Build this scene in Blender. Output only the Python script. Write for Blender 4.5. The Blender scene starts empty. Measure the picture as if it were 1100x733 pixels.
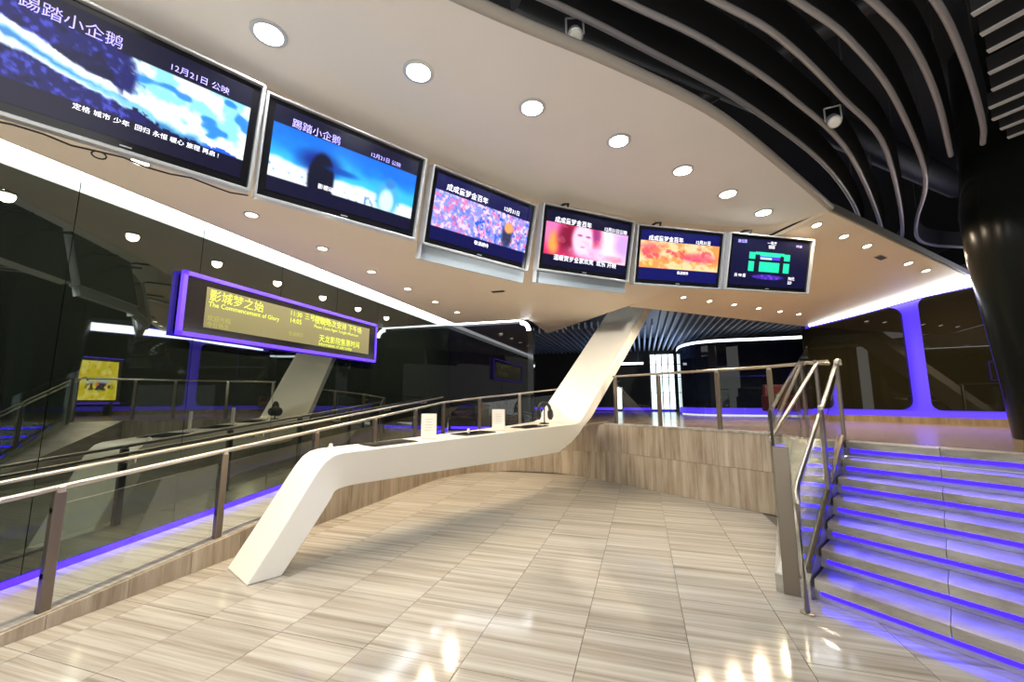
import bpy, math, random
import numpy as np
from mathutils import Vector, Matrix

sc = bpy.context.scene
COL = sc.collection
random.seed(7)

# ------------------------------------------------------------------ camera, world, exposure
F_PX, HORIZON, PSI, EYE = 450.0, 430.0, math.radians(17.1), 1.6
TILT = math.atan((HORIZON - 366.5) / F_PX)
cam_d = bpy.data.cameras.new('camera')
cam_d.sensor_width = 36.0
cam_d.lens = F_PX / 1100.0 * 36.0
cam_d.clip_start, cam_d.clip_end = 0.05, 200
cam = bpy.data.objects.new('camera', cam_d)
cam.location = (0, 0, EYE)
cam.rotation_euler = (math.pi / 2 + TILT, 0, PSI)
COL.objects.link(cam)
sc.camera = cam

world = bpy.data.worlds.new('hall_ambient')
sc.world = world
world.use_nodes = True
world.node_tree.nodes['Background'].inputs[0].default_value = (1.0, 0.98, 0.95, 1)
world.node_tree.nodes['Background'].inputs[1].default_value = 1.3

sc.view_settings.view_transform = 'Standard'
sc.view_settings.look = 'None'
sc.view_settings.gamma = 1
sc.view_settings.use_curve_mapping = False
sc.view_settings.exposure = 0.5
sc.cycles.max_bounces = 8
sc.cycles.transparent_max_bounces = 12
sc.cycles.sample_clamp_indirect = 6

UPPER_W, SOFFIT_W, SPOT_W = 8.5, 44.0, 950.0      # watts of the downlights, soffit lamps and added rear spots
H = 1.12          # platform height
S = 3.6           # lower soffit
U = 4.25          # upper ceiling
GX = -4.9         # glass wall plane
BY = 10.2         # back glass wall plane
R = math.radians

# ------------------------------------------------------------------ materials
def new_mat(name):
    m = bpy.data.materials.new(name)
    m.use_nodes = True
    return m, m.node_tree.nodes, m.node_tree.links, m.node_tree.nodes['Principled BSDF']

def plain(name, col, rough=0.5, metal=0.0, ior=1.5, coat=0.0, bump=0.0, bscale=60, vary=0.0):
    m, n, l, b = new_mat(name)
    b.inputs['Base Color'].default_value = (*col, 1)
    b.inputs['Roughness'].default_value = rough
    b.inputs['Metallic'].default_value = metal
    b.inputs['IOR'].default_value = ior
    b.inputs['Coat Weight'].default_value = coat
    tc = n.new('ShaderNodeTexCoord')
    if vary:
        nz = n.new('ShaderNodeTexNoise'); nz.inputs['Scale'].default_value = 1.7; nz.inputs['Detail'].default_value = 4
        l.new(tc.outputs['Object'], nz.inputs['Vector'])
        mx = n.new('ShaderNodeMix'); mx.data_type = 'RGBA'
        mx.inputs['A'].default_value = (*[c * (1 - vary) for c in col], 1)
        mx.inputs['B'].default_value = (*[min(1, c * (1 + vary)) for c in col], 1)
        l.new(nz.outputs['Fac'], mx.inputs['Factor']); l.new(mx.outputs['Result'], b.inputs['Base Color'])
    if bump:
        nz = n.new('ShaderNodeTexNoise'); nz.inputs['Scale'].default_value = bscale
        l.new(tc.outputs['Object'], nz.inputs['Vector'])
        bp = n.new('ShaderNodeBump'); bp.inputs['Strength'].default_value = bump; bp.inputs['Distance'].default_value = 0.002
        l.new(nz.outputs['Fac'], bp.inputs['Height']); l.new(bp.outputs['Normal'], b.inputs['Normal'])
    return m

def emit(name, col, strength):
    m, n, l, b = new_mat(name)
    b.inputs['Base Color'].default_value = (*[c * .3 for c in col], 1)
    b.inputs['Emission Color'].default_value = (*col, 1)
    b.inputs['Emission Strength'].default_value = strength
    return m

def stone(name, stops, stretch, rough=0.2, bump=0.03, tile_vary=0.05):
    """vein-cut travertine: stretched noise bands, each piece with its own slice of the block"""
    m, n, l, b = new_mat(name)
    tc = n.new('ShaderNodeTexCoord'); oi = n.new('ShaderNodeObjectInfo')
    rnd = n.new('ShaderNodeVectorMath'); rnd.operation = 'SCALE'
    cmb = n.new('ShaderNodeCombineXYZ')
    for i, k in enumerate((37.0, 91.0, 53.0)):
        mm = n.new('ShaderNodeMath'); mm.operation = 'MULTIPLY'; mm.inputs[1].default_value = k
        l.new(oi.outputs['Random'], mm.inputs[0]); l.new(mm.outputs[0], cmb.inputs[i])
    add = n.new('ShaderNodeVectorMath'); add.operation = 'ADD'
    l.new(tc.outputs['Object'], add.inputs[0]); l.new(cmb.outputs[0], add.inputs[1])
    mp = n.new('ShaderNodeMapping'); mp.inputs['Scale'].default_value = stretch
    l.new(add.outputs[0], mp.inputs['Vector'])
    nz = n.new('ShaderNodeTexNoise'); nz.inputs['Scale'].default_value = 1.0
    nz.inputs['Detail'].default_value = 7; nz.inputs['Roughness'].default_value = 0.68; nz.inputs['Distortion'].default_value = 0.12
    l.new(mp.outputs[0], nz.inputs['Vector'])
    cr = n.new('ShaderNodeValToRGB')
    e = cr.color_ramp.elements
    e[0].position, e[0].color = stops[0][0], (*stops[0][1], 1)
    e[1].position, e[1].color = stops[-1][0], (*stops[-1][1], 1)
    for p, c in stops[1:-1]:
        x = e.new(p); x.color = (*c, 1)
    l.new(nz.outputs['Fac'], cr.inputs['Fac'])
    hv = n.new('ShaderNodeHueSaturation')
    mr = n.new('ShaderNodeMapRange'); mr.inputs['To Min'].default_value = 1 - tile_vary; mr.inputs['To Max'].default_value = 1 + tile_vary
    l.new(oi.outputs['Random'], mr.inputs['Value']); l.new(mr.outputs[0], hv.inputs['Value'])
    l.new(cr.outputs['Color'], hv.inputs['Color']); l.new(hv.outputs['Color'], b.inputs['Base Color'])
    b.inputs['Roughness'].default_value = rough
    bp = n.new('ShaderNodeBump'); bp.inputs['Strength'].default_value = bump; bp.inputs['Distance'].default_value = 0.001
    l.new(nz.outputs['Fac'], bp.inputs['Height']); l.new(bp.outputs['Normal'], b.inputs['Normal'])
    return m

def clear_glass(name, tint=(0.94, 0.975, 0.95)):
    m, n, l, b = new_mat(name)
    n.remove(b)
    out = n['Material Output']
    tr = n.new('ShaderNodeBsdfTransparent'); tr.inputs[0].default_value = (*tint, 1)
    gl = n.new('ShaderNodeBsdfGlossy'); gl.inputs['Roughness'].default_value = 0.02
    lw = n.new('ShaderNodeLayerWeight'); lw.inputs['Blend'].default_value = 0.5
    pw = n.new('ShaderNodeMath'); pw.operation = 'POWER'; pw.inputs[1].default_value = 4.0
    l.new(lw.outputs['Facing'], pw.inputs[0])
    fr = n.new('ShaderNodeMath'); fr.operation = 'MULTIPLY_ADD'; fr.inputs[1].default_value = 1.3; fr.inputs[2].default_value = 0.035
    l.new(pw.outputs[0], fr.inputs[0])
    mx = n.new('ShaderNodeMixShader')
    l.new(fr.outputs[0], mx.inputs[0]); l.new(tr.outputs[0], mx.inputs[1]); l.new(gl.outputs[0], mx.inputs[2])
    l.new(mx.outputs[0], out.inputs['Surface'])
    return m

def picture(name, strength):
    m, n, l, b = new_mat(name)
    at = n.new('ShaderNodeAttribute'); at.attribute_name = 'pic'
    b.inputs['Base Color'].default_value = (0.004, 0.004, 0.006, 1)
    b.inputs['Roughness'].default_value = 0.25
    l.new(at.outputs['Color'], b.inputs['Emission Color'])
    b.inputs['Emission Strength'].default_value = strength
    return m

def dark_glass(name, col, ior, wav=0.0, tint=(1, 1, 1)):
    m, n, l, b = new_mat(name)
    b.inputs['Base Color'].default_value = (*col, 1)
    b.inputs['Roughness'].default_value = 0.015
    b.inputs['IOR'].default_value = ior
    b.inputs['Specular Tint'].default_value = (*tint, 1)
    if 'column' in name: b.inputs['Roughness'].default_value = 0.22
    if wav:
        tc = n.new('ShaderNodeTexCoord')
        nz = n.new('ShaderNodeTexNoise'); nz.inputs['Scale'].default_value = 0.55; nz.inputs['Detail'].default_value = 1
        l.new(tc.outputs['Object'], nz.inputs['Vector'])
        bp = n.new('ShaderNodeBump'); bp.inputs['Strength'].default_value = wav; bp.inputs['Distance'].default_value = 0.05
        l.new(nz.outputs['Fac'], bp.inputs['Height']); l.new(bp.outputs['Normal'], b.inputs['Normal'])
    return m

FLOOR_STOPS = [(0.30, (0.215, 0.187, 0.15)), (0.44, (0.32, 0.293, 0.248)), (0.56, (0.405, 0.382, 0.335)), (0.74, (0.48, 0.462, 0.415))]
WALL_STOPS = [(0.28, (0.17, 0.125, 0.085)), (0.45, (0.33, 0.265, 0.19)), (0.58, (0.43, 0.36, 0.275)), (0.75, (0.53, 0.47, 0.38))]
M = dict(
    floor=stone('travertine_floor', FLOOR_STOPS, (0.4, 17.0, 1.0), rough=0.10),
    ramp=stone('travertine_ramp', FLOOR_STOPS, (0.5, 17.0, 1.0), rough=0.22),
    wallstone=stone('travertine_wall', WALL_STOPS, (9.0, 9.0, 0.7), rough=0.3),
    tread=stone('travertine_tread', [(p, tuple(x * 0.95 for x in c)) for p, c in FLOOR_STOPS], (2.0, 2.0, 8.0), rough=0.28),
    grout=plain('dark_grout', (0.13, 0.115, 0.095), 0.8),
    platform=stone('travertine_platform', [(p, (c[0] * .55, c[1] * .44, c[2] * .33)) for p, c in FLOOR_STOPS], (0.4, 9.0, 1.0), rough=0.2, tile_vary=0.0),
    ceil=plain('matt_white_ceiling', (0.74, 0.71, 0.665), 0.55, vary=0.03),
    soffit=plain('warm_beige_ceiling', (0.76, 0.66, 0.535), 0.5, vary=0.03),
    trimgrey=plain('grey_ceiling_trim', (0.36, 0.33, 0.29), 0.4),
    trimdark=plain('dark_grey_trim', (0.10, 0.092, 0.082), 0.45),
    black=plain('black_void', (0.006, 0.006, 0.008), 0.8),
    duct=plain('black_duct_paint', (0.018, 0.018, 0.02), 0.55),
    tube=plain('satin_grey_tube', (0.42, 0.40, 0.40), 0.38, 0.3),
    slat=plain('satin_white_slat', (0.52, 0.52, 0.53), 0.4),
    farslat=plain('blue_grey_slat', (0.20, 0.25, 0.34), 0.45),
    counter=plain('white_lacquer', (0.86, 0.83, 0.74), 0.28, coat=0.15),
    steel=plain('brushed_steel', (0.21, 0.178, 0.14), 0.36, 0.9, bump=0.05, bscale=200),
    satin=plain('satin_steel_rail', (0.52, 0.48, 0.42), 0.28, 0.9),
    silver=plain('silver_plastic', (0.52, 0.53, 0.54), 0.3, 0.35),
    frost=plain('frosted_grey_plate', (0.33, 0.38, 0.42), 0.4, 0.2),
    bezel=plain('gloss_black_bezel', (0.008, 0.008, 0.010), 0.12),
    gloss=plain('gloss_black', (0.006, 0.007, 0.009), 0.08, coat=0.3),
    mirror=dark_glass('dark_mirror_glass', (0.004, 0.006, 0.005), 2.2, 0.0, (0.9, 1.0, 0.9)),
    backglass=dark_glass('dark_back_glass', (0.003, 0.003, 0.005), 1.4, 0.02),
    panelglass=dark_glass('dark_olive_panel', (0.010, 0.009, 0.005), 1.42, 0.01),
    facet=dark_glass('blue_black_panel', (0.006, 0.008, 0.018), 1.4, 0.05),
    lacquer=dark_glass('black_lacquer_column', (0.006, 0.007, 0.006), 1.2, 0.05),
    glass=clear_glass('clear_rail_glass'),
    purple=emit('violet_led', (0.013, 0.003, 1.0), 5.5),
    purple_floor=emit('violet_floor_strip', (0.04, 0.010, 1.0), 2.6),
    purple_soft=emit('violet_backlight', (0.10, 0.045, 1.0), 0.65),
    purple_frame=emit('violet_sign_tube', (0.10, 0.035, 1.0), 1.2),
    cove=emit('white_cove_light', (0.93, 0.96, 1.0), 6.5),
    cove_dim=emit('white_strip_light', (0.85, 0.92, 1.0), 2.6),
    lamp=emit('cool_downlight', (0.86, 0.97, 1.0), 60.0),
    warm=emit('warm_downlight', (1.0, 0.84, 0.62), 9.0),
    window=emit('lit_window', (0.83, 0.95, 1.0), 1.7),
    paper=plain('white_card', (0.82, 0.79, 0.70), 0.6),
    ink=plain('grey_ink', (0.55, 0.52, 0.46), 0.7),
    tablet=plain('black_touch_glass', (0.006, 0.009, 0.016), 0.1, ior=1.2),
    rubber=plain('black_rubber', (0.012, 0.012, 0.012), 0.5),
    red=plain('red_plastic', (0.55, 0.03, 0.02), 0.4),
    redfab=plain('dark_red_leather', (0.045, 0.003, 0.005), 0.5),
    led_bg=emit('olive_led_matrix', (0.16, 0.15, 0.065), 0.7),
    led_txt=emit('yellow_green_led', (0.42, 0.52, 0.04), 1.6),
    led_dim=emit('dim_yellow_led', (0.24, 0.25, 0.05), 1.0),
    txt_white=emit('white_screen_text', (0.92, 0.9, 1.0), 1.5),
    txt_lilac=emit('lilac_screen_text', (0.42, 0.36, 1.0), 1.3),
    pic=picture('screen_picture', 1.0),
    poster=picture('poster_picture', 2.4),
)

# ------------------------------------------------------------------ helpers
def put(o, parent=None):
    COL.objects.link(o)
    if parent is not None:
        o.parent = parent
        o.matrix_parent_inverse = Matrix.Translation(-Vector(parent.location)) if parent.type == 'EMPTY' else Matrix.Identity(4)
    return o

def mesh(name, verts, faces, mat, parent=None, smooth=None, bevel=0.0):
    me = bpy.data.meshes.new(name)
    me.from_pydata([tuple(v) for v in verts], [], faces)
    me.update()
    if isinstance(mat, str): mat = M[mat]
    me.materials.append(mat)
    if smooth is not None:
        for p in me.polygons: p.use_smooth = True
        me.set_sharp_from_angle(angle=R(smooth))
    o = bpy.data.objects.new(name, me)
    put(o, parent)
    if bevel:
        b = o.modifiers.new('bevel', 'BEVEL'); b.width = bevel; b.segments = 2; b.limit_method = 'ANGLE'
    return o

def tag(o, label, cat=None, group=None, kind=None):
    if label: o['label'] = label
    if cat: o['category'] = cat
    if group: o['group'] = group
    if kind: o['kind'] = kind
    return o

def thing(name, loc, label, cat, group=None, kind=None):
    o = bpy.data.objects.new(name, None)
    o.location = loc; o.empty_display_size = 0.1
    put(o)
    return tag(o, label, cat, group, kind)

BOXF = [(0, 3, 2, 1), (4, 5, 6, 7), (0, 1, 5, 4), (1, 2, 6, 5), (2, 3, 7, 6), (3, 0, 4, 7)]
def box(name, lo, hi, mat, parent=None, bevel=0.0):
    x0, y0, z0 = lo; x1, y1, z1 = hi
    v = [(x0, y0, z0), (x1, y0, z0), (x1, y1, z0), (x0, y1, z0), (x0, y0, z1), (x1, y0, z1), (x1, y1, z1), (x0, y1, z1)]
    return mesh(name, v, BOXF, mat, parent, bevel=bevel)

def obox(name, c, ex, ey, ez, sx, sy, sz, mat, parent=None, bevel=0.0):
    """box centred at c, along unit axes ex, ey, ez with full sizes"""
    c, ex, ey, ez = Vector(c), Vector(ex), Vector(ey), Vector(ez)
    v = []
    for k in (-.5, .5):
        for (i, j) in ((-.5, -.5), (.5, -.5), (.5, .5), (-.5, .5)):
            v.append(c + ex * sx * i + ey * sy * j + ez * sz * k)
    return mesh(name, v, BOXF, mat, parent, bevel=bevel)

def prism(name, poly, z0, z1, mat, parent=None, bevel=0.0):
    """poly counter-clockwise in plan; z0, z1 numbers or lists"""
    n = len(poly)
    a = z0 if isinstance(z0, (list, tuple)) else [z0] * n
    b = z1 if isinstance(z1, (list, tuple)) else [z1] * n
    v = [(p[0], p[1], a[i]) for i, p in enumerate(poly)] + [(p[0], p[1], b[i]) for i, p in enumerate(poly)]
    f = [tuple(range(n - 1, -1, -1)), tuple(range(n, 2 * n))] + [(i, (i + 1) % n, n + (i + 1) % n, n + i) for i in range(n)]
    return mesh(name, v, f, mat, parent, bevel=bevel)

def tube(name, pts, r, mat, parent=None, seg=10, closed=False):
    pts = [Vector(p) for p in pts]
    n = len(pts); v = []; f = []
    up = Vector((0, 0, 1))
    for i, p in enumerate(pts):
        a = pts[(i - 1) % n] if (closed or i > 0) else p
        b = pts[(i + 1) % n] if (closed or i < n - 1) else p
        t = (b - a).normalized()
        s = t.cross(up)
        if s.length < 1e-3: s = t.cross(Vector((0, 1, 0)))
        s.normalize(); w = s.cross(t)
        rr = r[i] if isinstance(r, (list, tuple)) else r
        for k in range(seg):
            th = 2 * math.pi * k / seg
            v.append(p + s * math.cos(th) * rr + w * math.sin(th) * rr)
    for i in range(n if closed else n - 1):
        j = (i + 1) % n
        for k in range(seg):
            k2 = (k + 1) % seg
            f.append((i * seg + k, i * seg + k2, j * seg + k2, j * seg + k))
    if not closed:
        f.append(tuple(range(seg - 1, -1, -1))); f.append(tuple(range((n - 1) * seg, n * seg)))
    return mesh(name, v, f, mat, parent, smooth=50)

def lathe(name, c, prof, mat, parent=None, seg=24, axis=(0, 0, 1)):
    """prof: list of (radius, height along axis)"""
    c = Vector(c); ax = Vector(axis).normalized()
    s = ax.orthogonal().normalized(); w = ax.cross(s)
    v = []; f = []
    for r, h in prof:
        for k in range(seg):
            th = 2 * math.pi * k / seg
            v.append(c + ax * h + (s * math.cos(th) + w * math.sin(th)) * r)
    for i in range(len(prof) - 1):
        for k in range(seg):
            k2 = (k + 1) % seg
            f.append((i * seg + k, i * seg + k2, (i + 1) * seg + k2, (i + 1) * seg + k))
    f.append(tuple(range(seg - 1, -1, -1))); f.append(tuple(range((len(prof) - 1) * seg, len(prof) * seg)))
    return mesh(name, v, f, mat, parent, smooth=40)

def ribbon(name, rows, mat, parent=None, smooth=None, thick=None):
    """grid surface from rows of equal length"""
    n, k = len(rows), len(rows[0])
    v = [p for r_ in rows for p in r_]
    f = [(i * k + j, i * k + j + 1, (i + 1) * k + j + 1, (i + 1) * k + j) for i in range(n - 1) for j in range(k - 1)]
    o = mesh(name, v, f, mat, parent, smooth=smooth)
    if thick:
        s = o.modifiers.new('thickness', 'SOLIDIFY'); s.thickness = thick; s.offset = 0
    return o

def catmull(pts, n=8):
    pts = [Vector(p) for p in pts]
    out = []
    for i in range(len(pts) - 1):
        p0 = pts[i - 1] if i else pts[0] * 2 - pts[1]
        p1, p2 = pts[i], pts[i + 1]
        p3 = pts[i + 2] if i + 2 < len(pts) else p2 * 2 - p1
        for k in range(n):
            t = k / n
            out.append(0.5 * ((2 * p1) + (p2 - p0) * t + (2 * p0 - 5 * p1 + 4 * p2 - p3) * t * t + (3 * p1 - p0 - 3 * p2 + p3) * t ** 3))
    out.append(pts[-1])
    return out

def text(name, body, size, origin, ex, ey, mat, parent, align='LEFT', shear=0.0, bold=0.0):
    c = bpy.data.curves.new(name, 'FONT')
    c.body = body; c.size = size; c.align_x = align; c.shear = shear; c.offset = bold
    c.resolution_u = 2
    o = bpy.data.objects.new(name, c)
    COL.objects.link(o)
    dg = bpy.context.evaluated_depsgraph_get()
    me = bpy.data.meshes.new_from_object(o.evaluated_get(dg))
    bpy.data.objects.remove(o)
    ex, ey, o0 = Vector(ex), Vector(ey), Vector(origin)
    for v in me.vertices:
        v.co = o0 + ex * v.co.x + ey * v.co.y
    me.materials.clear(); me.materials.append(M[mat])
    ob = put(bpy.data.objects.new(name, me), parent)
    ob['kind'] = 'stuff'
    return ob

ORD = ['first', 'second', 'third', 'fourth', 'fifth', 'sixth', 'seventh', 'eighth', 'ninth', 'tenth', 'eleventh', 'twelfth']

# ------------------------------------------------------------------ floor
floor = box('floor', (-5.0, -6.0, -0.3), (9, 12, -0.012), 'grout')
tag(floor, 'beige vein-cut travertine floor of square polished tiles', 'floor', kind='structure')
TS = 0.675
tile_me = None
X0, Y0 = 0.225 - 8 * TS, 2.56 - 3 * TS
def in_platform(cx, cy):
    # behind the diagonal retaining wall or under the stairs
    return (cx - 1.86) * 2.13 + (cy - 6.87) * 2.8 > 2.2 or (cx > 1.75 and (cx - 1.27) + (cy - 4.19) > 1.0) or cy > 10.0
for i in range(15):
    for j in range(13):
        x0, y0 = X0 + i * TS, Y0 + j * TS
        cx, cy = x0 + TS / 2, y0 + TS / 2
        if cx < -5.0 or in_platform(cx, cy): continue
        if cx < -4.45 and cy > 1.6: continue
        if tile_me is None:
            g = 0.0022
            h = TS / 2 - g
            t = box('tile', (-h, -h, -0.012), (h, h, 0.0), 'floor', floor, bevel=0.0015)
            tile_me = t.data
        else:
            t = bpy.data.objects.new('tile', tile_me); put(t, floor)
        t.location = (cx, cy, -0.0008 * random.random())
# plain continuation behind the camera
back_tiles = box('rear_paving', (-5.0, -6.0, -0.012), (6, Y0 - 0.003, 0.0), 'floor', floor)

# ------------------------------------------------------------------ ramp, platform and their stone walls
KERB = [(-4.1, 1.05, 0.004), (-4.1, 2.09, .10), (-4.1, 4.0, .28), (-4.1, 6.0, .465), (-4.1, 8.0, .65), (-3.92, 8.7, .73), (-3.5, 9.22, .80),
        (-2.8, 9.48, .88), (-1.9, 9.48, .98), (-1.2, 9.2, 1.06), (-.75, 8.86, H)]
OUTR = [(-4.9, 1.05), (-4.9, 2.09), (-4.9, 4.0), (-4.9, 6.0), (-4.9, 8.0), (-4.9, 9.2), (-4.9, 10.2), (-2.8, 10.2), (-1.9, 10.3), (-1.2, 10.3), (-.75, 10.3)]
rv = [(k[0], k[1], k[2]) for k in KERB] + [(o[0], o[1], k[2]) for o, k in zip(OUTR, KERB)]
nk = len(KERB)
ramp = mesh('ramp', rv, [(i, i + 1, nk + i + 1, nk + i) for i in range(nk - 1)][::1], 'ramp')
for p in ramp.data.polygons: p.flip()
tag(ramp, 'stone ramp climbing beside the dark glass wall', 'ramp', kind='structure')

def ramp_z(y): return 0.10 + 0.0931 * (y - 2.09)

# ramp slabs: thin joints across the straight run
for k in range(10):
    ya, yb = 1.1 + k * 0.69, 1.1 + (k + 1) * 0.69 - 0.004
    mesh('ramp_slab', [(-4.898, ya, ramp_z(ya) + .006), (-4.102, ya, ramp_z(ya) + .006), (-4.102, yb, ramp_z(yb) + .006), (-4.898, yb, ramp_z(yb) + .006),
                       (-4.898, ya, ramp_z(ya) - .02), (-4.102, ya, ramp_z(ya) - .02), (-4.102, yb, ramp_z(yb) - .02), (-4.898, yb, ramp_z(yb) - .02)],
         [(0, 1, 2, 3), (7, 6, 5, 4), (0, 4, 5, 1), (1, 5, 6, 2), (2, 6, 7, 3), (3, 7, 4, 0)], 'ramp', ramp)

wall_ramp = mesh('wall_ramp', [(k[0] - .03, k[1] + .02, 0) for k in KERB] + [(k[0] - .03, k[1] + .02, k[2] - 0.01) for k in KERB],
                 [(i, nk + i, nk + i + 1, i + 1) for i in range(nk - 1)], 'grout')
tag(wall_ramp, 'low stone kerb wall along the ramp edge, growing taller to the back', 'wall', kind='structure')

def panel_run(parent, path, rows, width, thick=0.025, name='stone_panel'):
    """vertical-grain stone panels along a 3D path (z = top), rows = fractions of the height"""
    d = [0]
    for a, b in zip(path, path[1:]): d.append(d[-1] + math.hypot(b[0] - a[0], b[1] - a[1]))
    def at(s):
        for i in range(len(path) - 1):
            if s <= d[i + 1] + 1e-6:
                t = (s - d[i]) / (d[i + 1] - d[i])
                return [path[i][q] + (path[i + 1][q] - path[i][q]) * t for q in range(3)]
        return list(path[-1])
    for ri, (f0, f1) in enumerate(rows):
        s = 0.0 if ri % 2 == 0 else -width * 0.45
        while s < d[-1] - 0.02:
            a, b = at(max(0, s) + .002), at(min(d[-1], s + width) - .002)
            s += width
            dx, dy = b[0] - a[0], b[1] - a[1]; L = math.hypot(dx, dy)
            if L < 0.05: continue
            nx, ny = dy / L * thick, -dx / L * thick
            v = []
            for (px, py, pz, f) in ((a[0], a[1], a[2], f0), (b[0], b[1], b[2], f0), (b[0], b[1], b[2], f1), (a[0], a[1], a[2], f1)):
                v.append((px, py, pz * f + (0.002 if f == f0 else -0.002)))
            v2 = [(p[0] + nx, p[1] + ny, p[2]) for p in v]
            c = Vector(v[0])
            o = mesh(name, [Vector(p) - c for p in v + v2], [(3, 2, 1, 0), (4, 5, 6, 7), (0, 1, 5, 4), (1, 2, 6, 5), (2, 3, 7, 6), (3, 0, 4, 7)], 'wallstone', parent)
            o.location = c
panel_run(wall_ramp, KERB[0:2], [(0, 1)], 0.52)
panel_run(wall_ramp, KERB[1:5], [(0, 1)], 0.5)
panel_run(wall_ramp, KERB[4:], [(0, .5), (.5, 1)], 0.5)

E1 = Vector((0.7071, -0.7071, 0))
P1, P7 = Vector((1.27, 4.19, 0)), Vector((2.23, 5.88, 0))
STEP = (P7 - P1) / 6
SW = 3.7
PB = Vector((.15, .15, 0))
plat_poly = [(-.75, 8.86), (1.86, 6.87), (2.2, 5.98), tuple((P7 + PB)[:2]), tuple((P7 + PB + E1 * SW)[:2]), (10, 3.5), (10, 26), (-7, 26), (-7, 10.45), (-.75, 10.3)]
platform = prism('floor_platform', plat_poly, H - 0.12, H, 'platform')
tag(platform, 'raised brown stone floor of the upper level', 'floor', kind='structure')
wall_platform = mesh('wall_platform', [(-.75, 8.88, 0), (1.86, 6.89, 0), (2.23, 5.95, 0), (-.75, 8.88, H - .02), (1.86, 6.89, H - .02), (2.23, 5.95, H - .02)],
                     [(0, 1, 4, 3), (1, 2, 5, 4)], 'grout')
tag(wall_platform, 'stone retaining wall of the upper level, tall vertical-grain panels', 'wall', kind='structure')
panel_run(wall_platform, [(-.75, 8.86, H), (1.86, 6.87, H)], [(0, .52), (.52, 1)], 0.66)
# stone capping along the wall top
cap_a, cap_b = Vector((-.75, 8.86, 0)), Vector((1.86, 6.87, 0))
cd = (cap_b - cap_a).normalized(); cn = Vector((cd.y, -cd.x, 0))
obox('capping', (cap_a + cap_b) / 2 + Vector((0, 0, H + .004)) - cn * .06, cd, -cn, (0, 0, 1), (cap_b - cap_a).length, .2, .03, 'ramp', wall_platform)

# ------------------------------------------------------------------ stairs
stairs = thing('staircase', tuple(P1), 'flight of seven stone steps with violet light under every nosing', 'stairs', kind='structure')
for i in range(7):
    p = P1 + STEP * i
    z = 0.16 * (i + 1)
    run = STEP * 1.12 if i < 6 else STEP * 0.9
    cuts = [0, 0.8, 2.1, SW]
    for a, b in zip(cuts, cuts[1:]):
        q = [p + E1 * (a + .002), p + E1 * (b - .002), p + run + E1 * (b - .002), p + run + E1 * (a + .002)]
        c = q[0]
        o = prism('tread', [tuple((k - c)[:2]) for k in q], z - .075, z + (.002 if i == 6 else 0), 'tread', None)
        o.location = c; o.parent = stairs; o.matrix_parent_inverse = Matrix.Translation(-Vector(stairs.location))
    sb = Vector((0.7071, 0.7071, 0)) * 0.04
    q = [p + sb - E1 * .14, p + sb + E1 * SW, p + sb + STEP + E1 * SW, p + sb + STEP - E1 * .14]
    prism('riser', [tuple(k[:2]) for k in q], z - .16 + .001, z - .076, 'tread', stairs)
    s2 = Vector((0.7071, 0.7071, 0)) * 0.022
    q = [p + s2 + E1 * .03, p + s2 + E1 * (SW - .03), p + sb + E1 * (SW - .03), p + sb + E1 * .03]
    tag(prism('light_strip', [tuple(k[:2]) for k in q], z - .112, z - .078, 'purple', stairs), 'violet light strip')
# side stringer (cheek) between the steps and the lobby floor
cheek = prism('stringer', [(1.02, 4.30), (1.24, 4.19), (2.20, 5.86), (1.86, 6.87)], 0.0, [.14, .14, H + .0, H + .0], 'tread', stairs)

# ------------------------------------------------------------------ glass wall on the left, back glass wall
wall_left = thing('wall_left', (GX, 3, 0), 'tall dark mirror-like glass wall beside the ramp', 'wall', kind='structure')
joints = [-5.0, -2.6, -1.3, 0.0, 1.16, 2.31, 3.47, 4.63, 5.79, 6.95, 8.11, 9.27, BY]
for a, b in zip(joints, joints[1:]):
    box('glass_panel', (GX - .03, a + .003, -0.02), (GX, b - .003, S + .03), 'mirror', wall_left)
box('backing', (GX - .06, -5, -.02), (GX - .04, BY, S + .03), 'black', wall_left)
wall_back = thing('wall_back', (-3.8, BY, 0), 'dark back glass wall at the end of the ramp', 'wall', kind='structure')
for a, b in ((GX, -4.15), (-4.15, -3.4), (-3.4, -2.66)):
    box('glass_panel', (a + .003, BY, 0.6), (b - .003, BY + .03, S + .03), 'backglass', wall_back)
box('end_post', (-2.70, BY - .06, .6), (-2.56, BY + .10, S - .25), 'gloss', wall_back)
# violet strips at the foot of the glass
v = []
for y in (1.1, 3.0, 5.0, 7.0, 9.0, 10.15):
    zz = ramp_z(y) if y <= 8 else 0.65 + (y - 8) * .08
    v += [(GX + .004, y, zz + .012), (GX + .022, y, zz + .012), (GX + .022, y, zz + .062), (GX + .004, y, zz + .062)]
f = []
for i in range(5):
    for k in range(4):
        f.append((i * 4 + k, i * 4 + (k + 1) % 4, i * 4 + 4 + (k + 1) % 4, i * 4 + 4 + k))
tag(mesh('base_light', v, f, 'purple_floor', wall_left), 'violet light strip')
box('base_light', (GX + .1, BY - .02, .86), (-2.75, BY - .004, .92), 'purple_floor', wall_back)

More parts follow.
